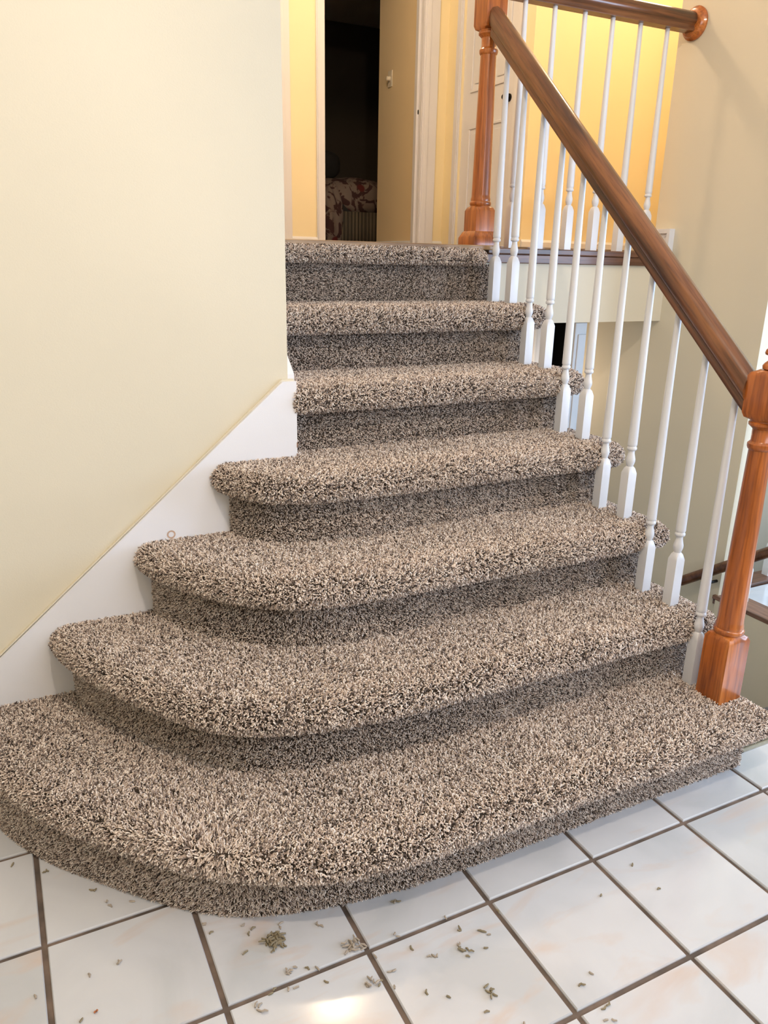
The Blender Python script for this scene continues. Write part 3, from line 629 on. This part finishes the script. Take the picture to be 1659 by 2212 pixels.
# ------------------------------------------------------------------ hall ceiling lamp (its reflection glares on the tiles)
hl = empty('ceiling_lamp', (2.75, 9.3, CEIL), 'frosted glass ceiling lamp in the upper hall', 'lamp')
MB().rings([(-0.12, 0.5, 0), (0, 0.52, 0)], 32).build('lamp_base', M_trim, hl)
MB().rings([(-0.30, 0.05, 0), (-0.29, 0.28, 0), (-0.25, 0.42, 0), (-0.18, 0.48, 0), (-0.12, 0.48, 0)], 32).build('glass_shade', M_lampglass, hl, smooth=60)

hl2 = empty('ceiling_lamp', (9.6, 7.6, CEIL), 'frosted glass ceiling lamp added out of view at the right end of the upper hall', 'lamp')  # invented fixture to go with the added fill
for ch in [c for c in hl.children]:
    c2 = ch.copy(); COL.objects.link(c2); c2.parent = hl2
# unseen chandelier added above the viewer, its cups shaped to mottle the left wall
ch = empty('chandelier', (-1.5, -3.2, 10.6), 'unseen glass chandelier added in the entry above the viewer', 'chandelier')
MB().tube([(0, 0, 0.35), (0, 0, CEIL-10.6)], 0.03, 8).build('hanging_rod', M_bronze, ch)
MB().rings([(0.30, 0.05, 0), (0.36, 0.14, 0), (0.45, 0.05, 0)], 16).build('hub', M_bronze, ch, smooth=60)
for i in range(7):
    a = i*2*math.pi/7+0.35; c, d = math.cos(a), math.sin(a)
    MB().tube([(0.1*c, 0.1*d, 0.36), (0.5*c, 0.5*d, 0.0), (0.95*c, 0.95*d, -0.1), (0.85*c, 0.85*d, -0.3)], 0.03, 6).build('arm', M_bronze, ch, smooth=60)
    MB().rings([(-0.72-0.03*(i%3), 0.03, 0), (-0.62, 0.13, 0), (-0.45, 0.20, 0), (-0.32, 0.12, 0)], 14, 0.85*c, 0.85*d).build('glass_cup', M_trim, ch, smooth=60)

# ------------------------------------------------------------------ carpet scraps on the tiles
def pix(u, v):
    d = r2*(u-829.5)/F-u2*(v-1106)/F+fw; t = -CZ/d.z; return (CX+d.x*t, CY+d.y*t)
def scrap(name, u, v, n, spread, label, group, mat, L_=0.042, thick=0.0078):
    x, y = pix(u, v); mb = MB()
    for i in range(n):
        a = random.uniform(0, 6.28); b = a+random.uniform(-1.1, 1.1); px = random.gauss(0, spread); py = random.gauss(0, spread); l = L_*random.uniform(0.6, 1.1)
        z = thick+(abs(random.gauss(0, spread*0.6)) if n > 5 else i*thick*0.7)
        p = [(px, py, z), (px+l*0.5*math.cos(a), py+l*0.5*math.sin(a), z+random.uniform(0, 0.4)*thick), (px+l*0.5*(math.cos(a)+math.cos(b)), py+l*0.5*(math.sin(a)+math.sin(b)), z)]
        mb.tube(p, [thick*0.8, thick, thick*0.6], 5)
    zm = min(q[2] for q in mb.v); mb.v = [(a, b, c-zm) for a, b, c in mb.v]
    o = mb.build(name, mat, None, (x, y, 0.0), smooth=60); tag(o, label, 'carpet scrap' if 'crumb' not in name else 'crumb', group); return o
scrap('yarn_clump', 595, 2035, 70, 0.030, 'round olive-beige clump of carpet yarn on the tiles below the middle of the lowest step', None, M_scrap2, 0.05)
scrap('yarn_clump', 765, 2043, 26, 0.024, 'smaller grey clump of carpet yarn beside the grout crossing below the lowest step', None, M_scrap, 0.05)
scrap('yarn_clump', 799, 2130, 9, 0.018, 'loose knot of grey yarn lying in the bright lamp reflection on the tile', None, M_scrap)
scrap('yarn_clump', 1000, 2058, 7, 0.016, 'small dark knot of yarn on the tile right of the lamp reflection', None, M_scrap2)
scrap('yarn_clump', 1057, 2143, 7, 0.014, 'curled dark yarn knot near the bottom edge right of the middle', None, M_scrap2)
scrap('yarn_clump', 622, 2100, 6, 0.016, 'spiky grey yarn scrap just below the round olive clump', None, M_scrap)
scrap('orange_crumb', 207, 2187, 3, 0.006, 'tiny orange crumb on the tile near the bottom left', None, M_crumb, 0.012)
C6 = [(55,330),(207,368),(405,452),(460,508),(560,497),(385,808),(150,920),(345,1013),(890,593),(913,633),(1055,592),(1085,625),(1205,598),(1378,603),(1073,709),(1335,788),(1380,790),(1232,870),(1285,868),(1178,890),(1430,850),(1640,850),(1105,955),(1130,975),(1625,735),(502,775)]
C7 = [(50,695),(42,712),(255,768),(48,848),(338,822),(425,828),(460,838),(110,897),(325,890),(433,890),(203,937),(222,945),(42,995),(48,1075),(188,1105),(272,1107),(423,1188),(607,1212),(883,1000),(860,1057),(1065,541),(1197,642),(932,667),(955,1150),(968,1210),(482,730)]
for u, v in [(a/1.999, 1700+b/1.999) for a, b in C6]+[(830+a/2.001, 1600+b/2.001) for a, b in C7]:
    scrap('carpet_scrap', u, v, random.choice((1, 1, 2)), 0.008, 'tiny twisted beige carpet fibre lying alone on the white floor tiles', 'loose carpet fibres scattered on the tiles', random.choice((M_scrap, M_scrap2)))
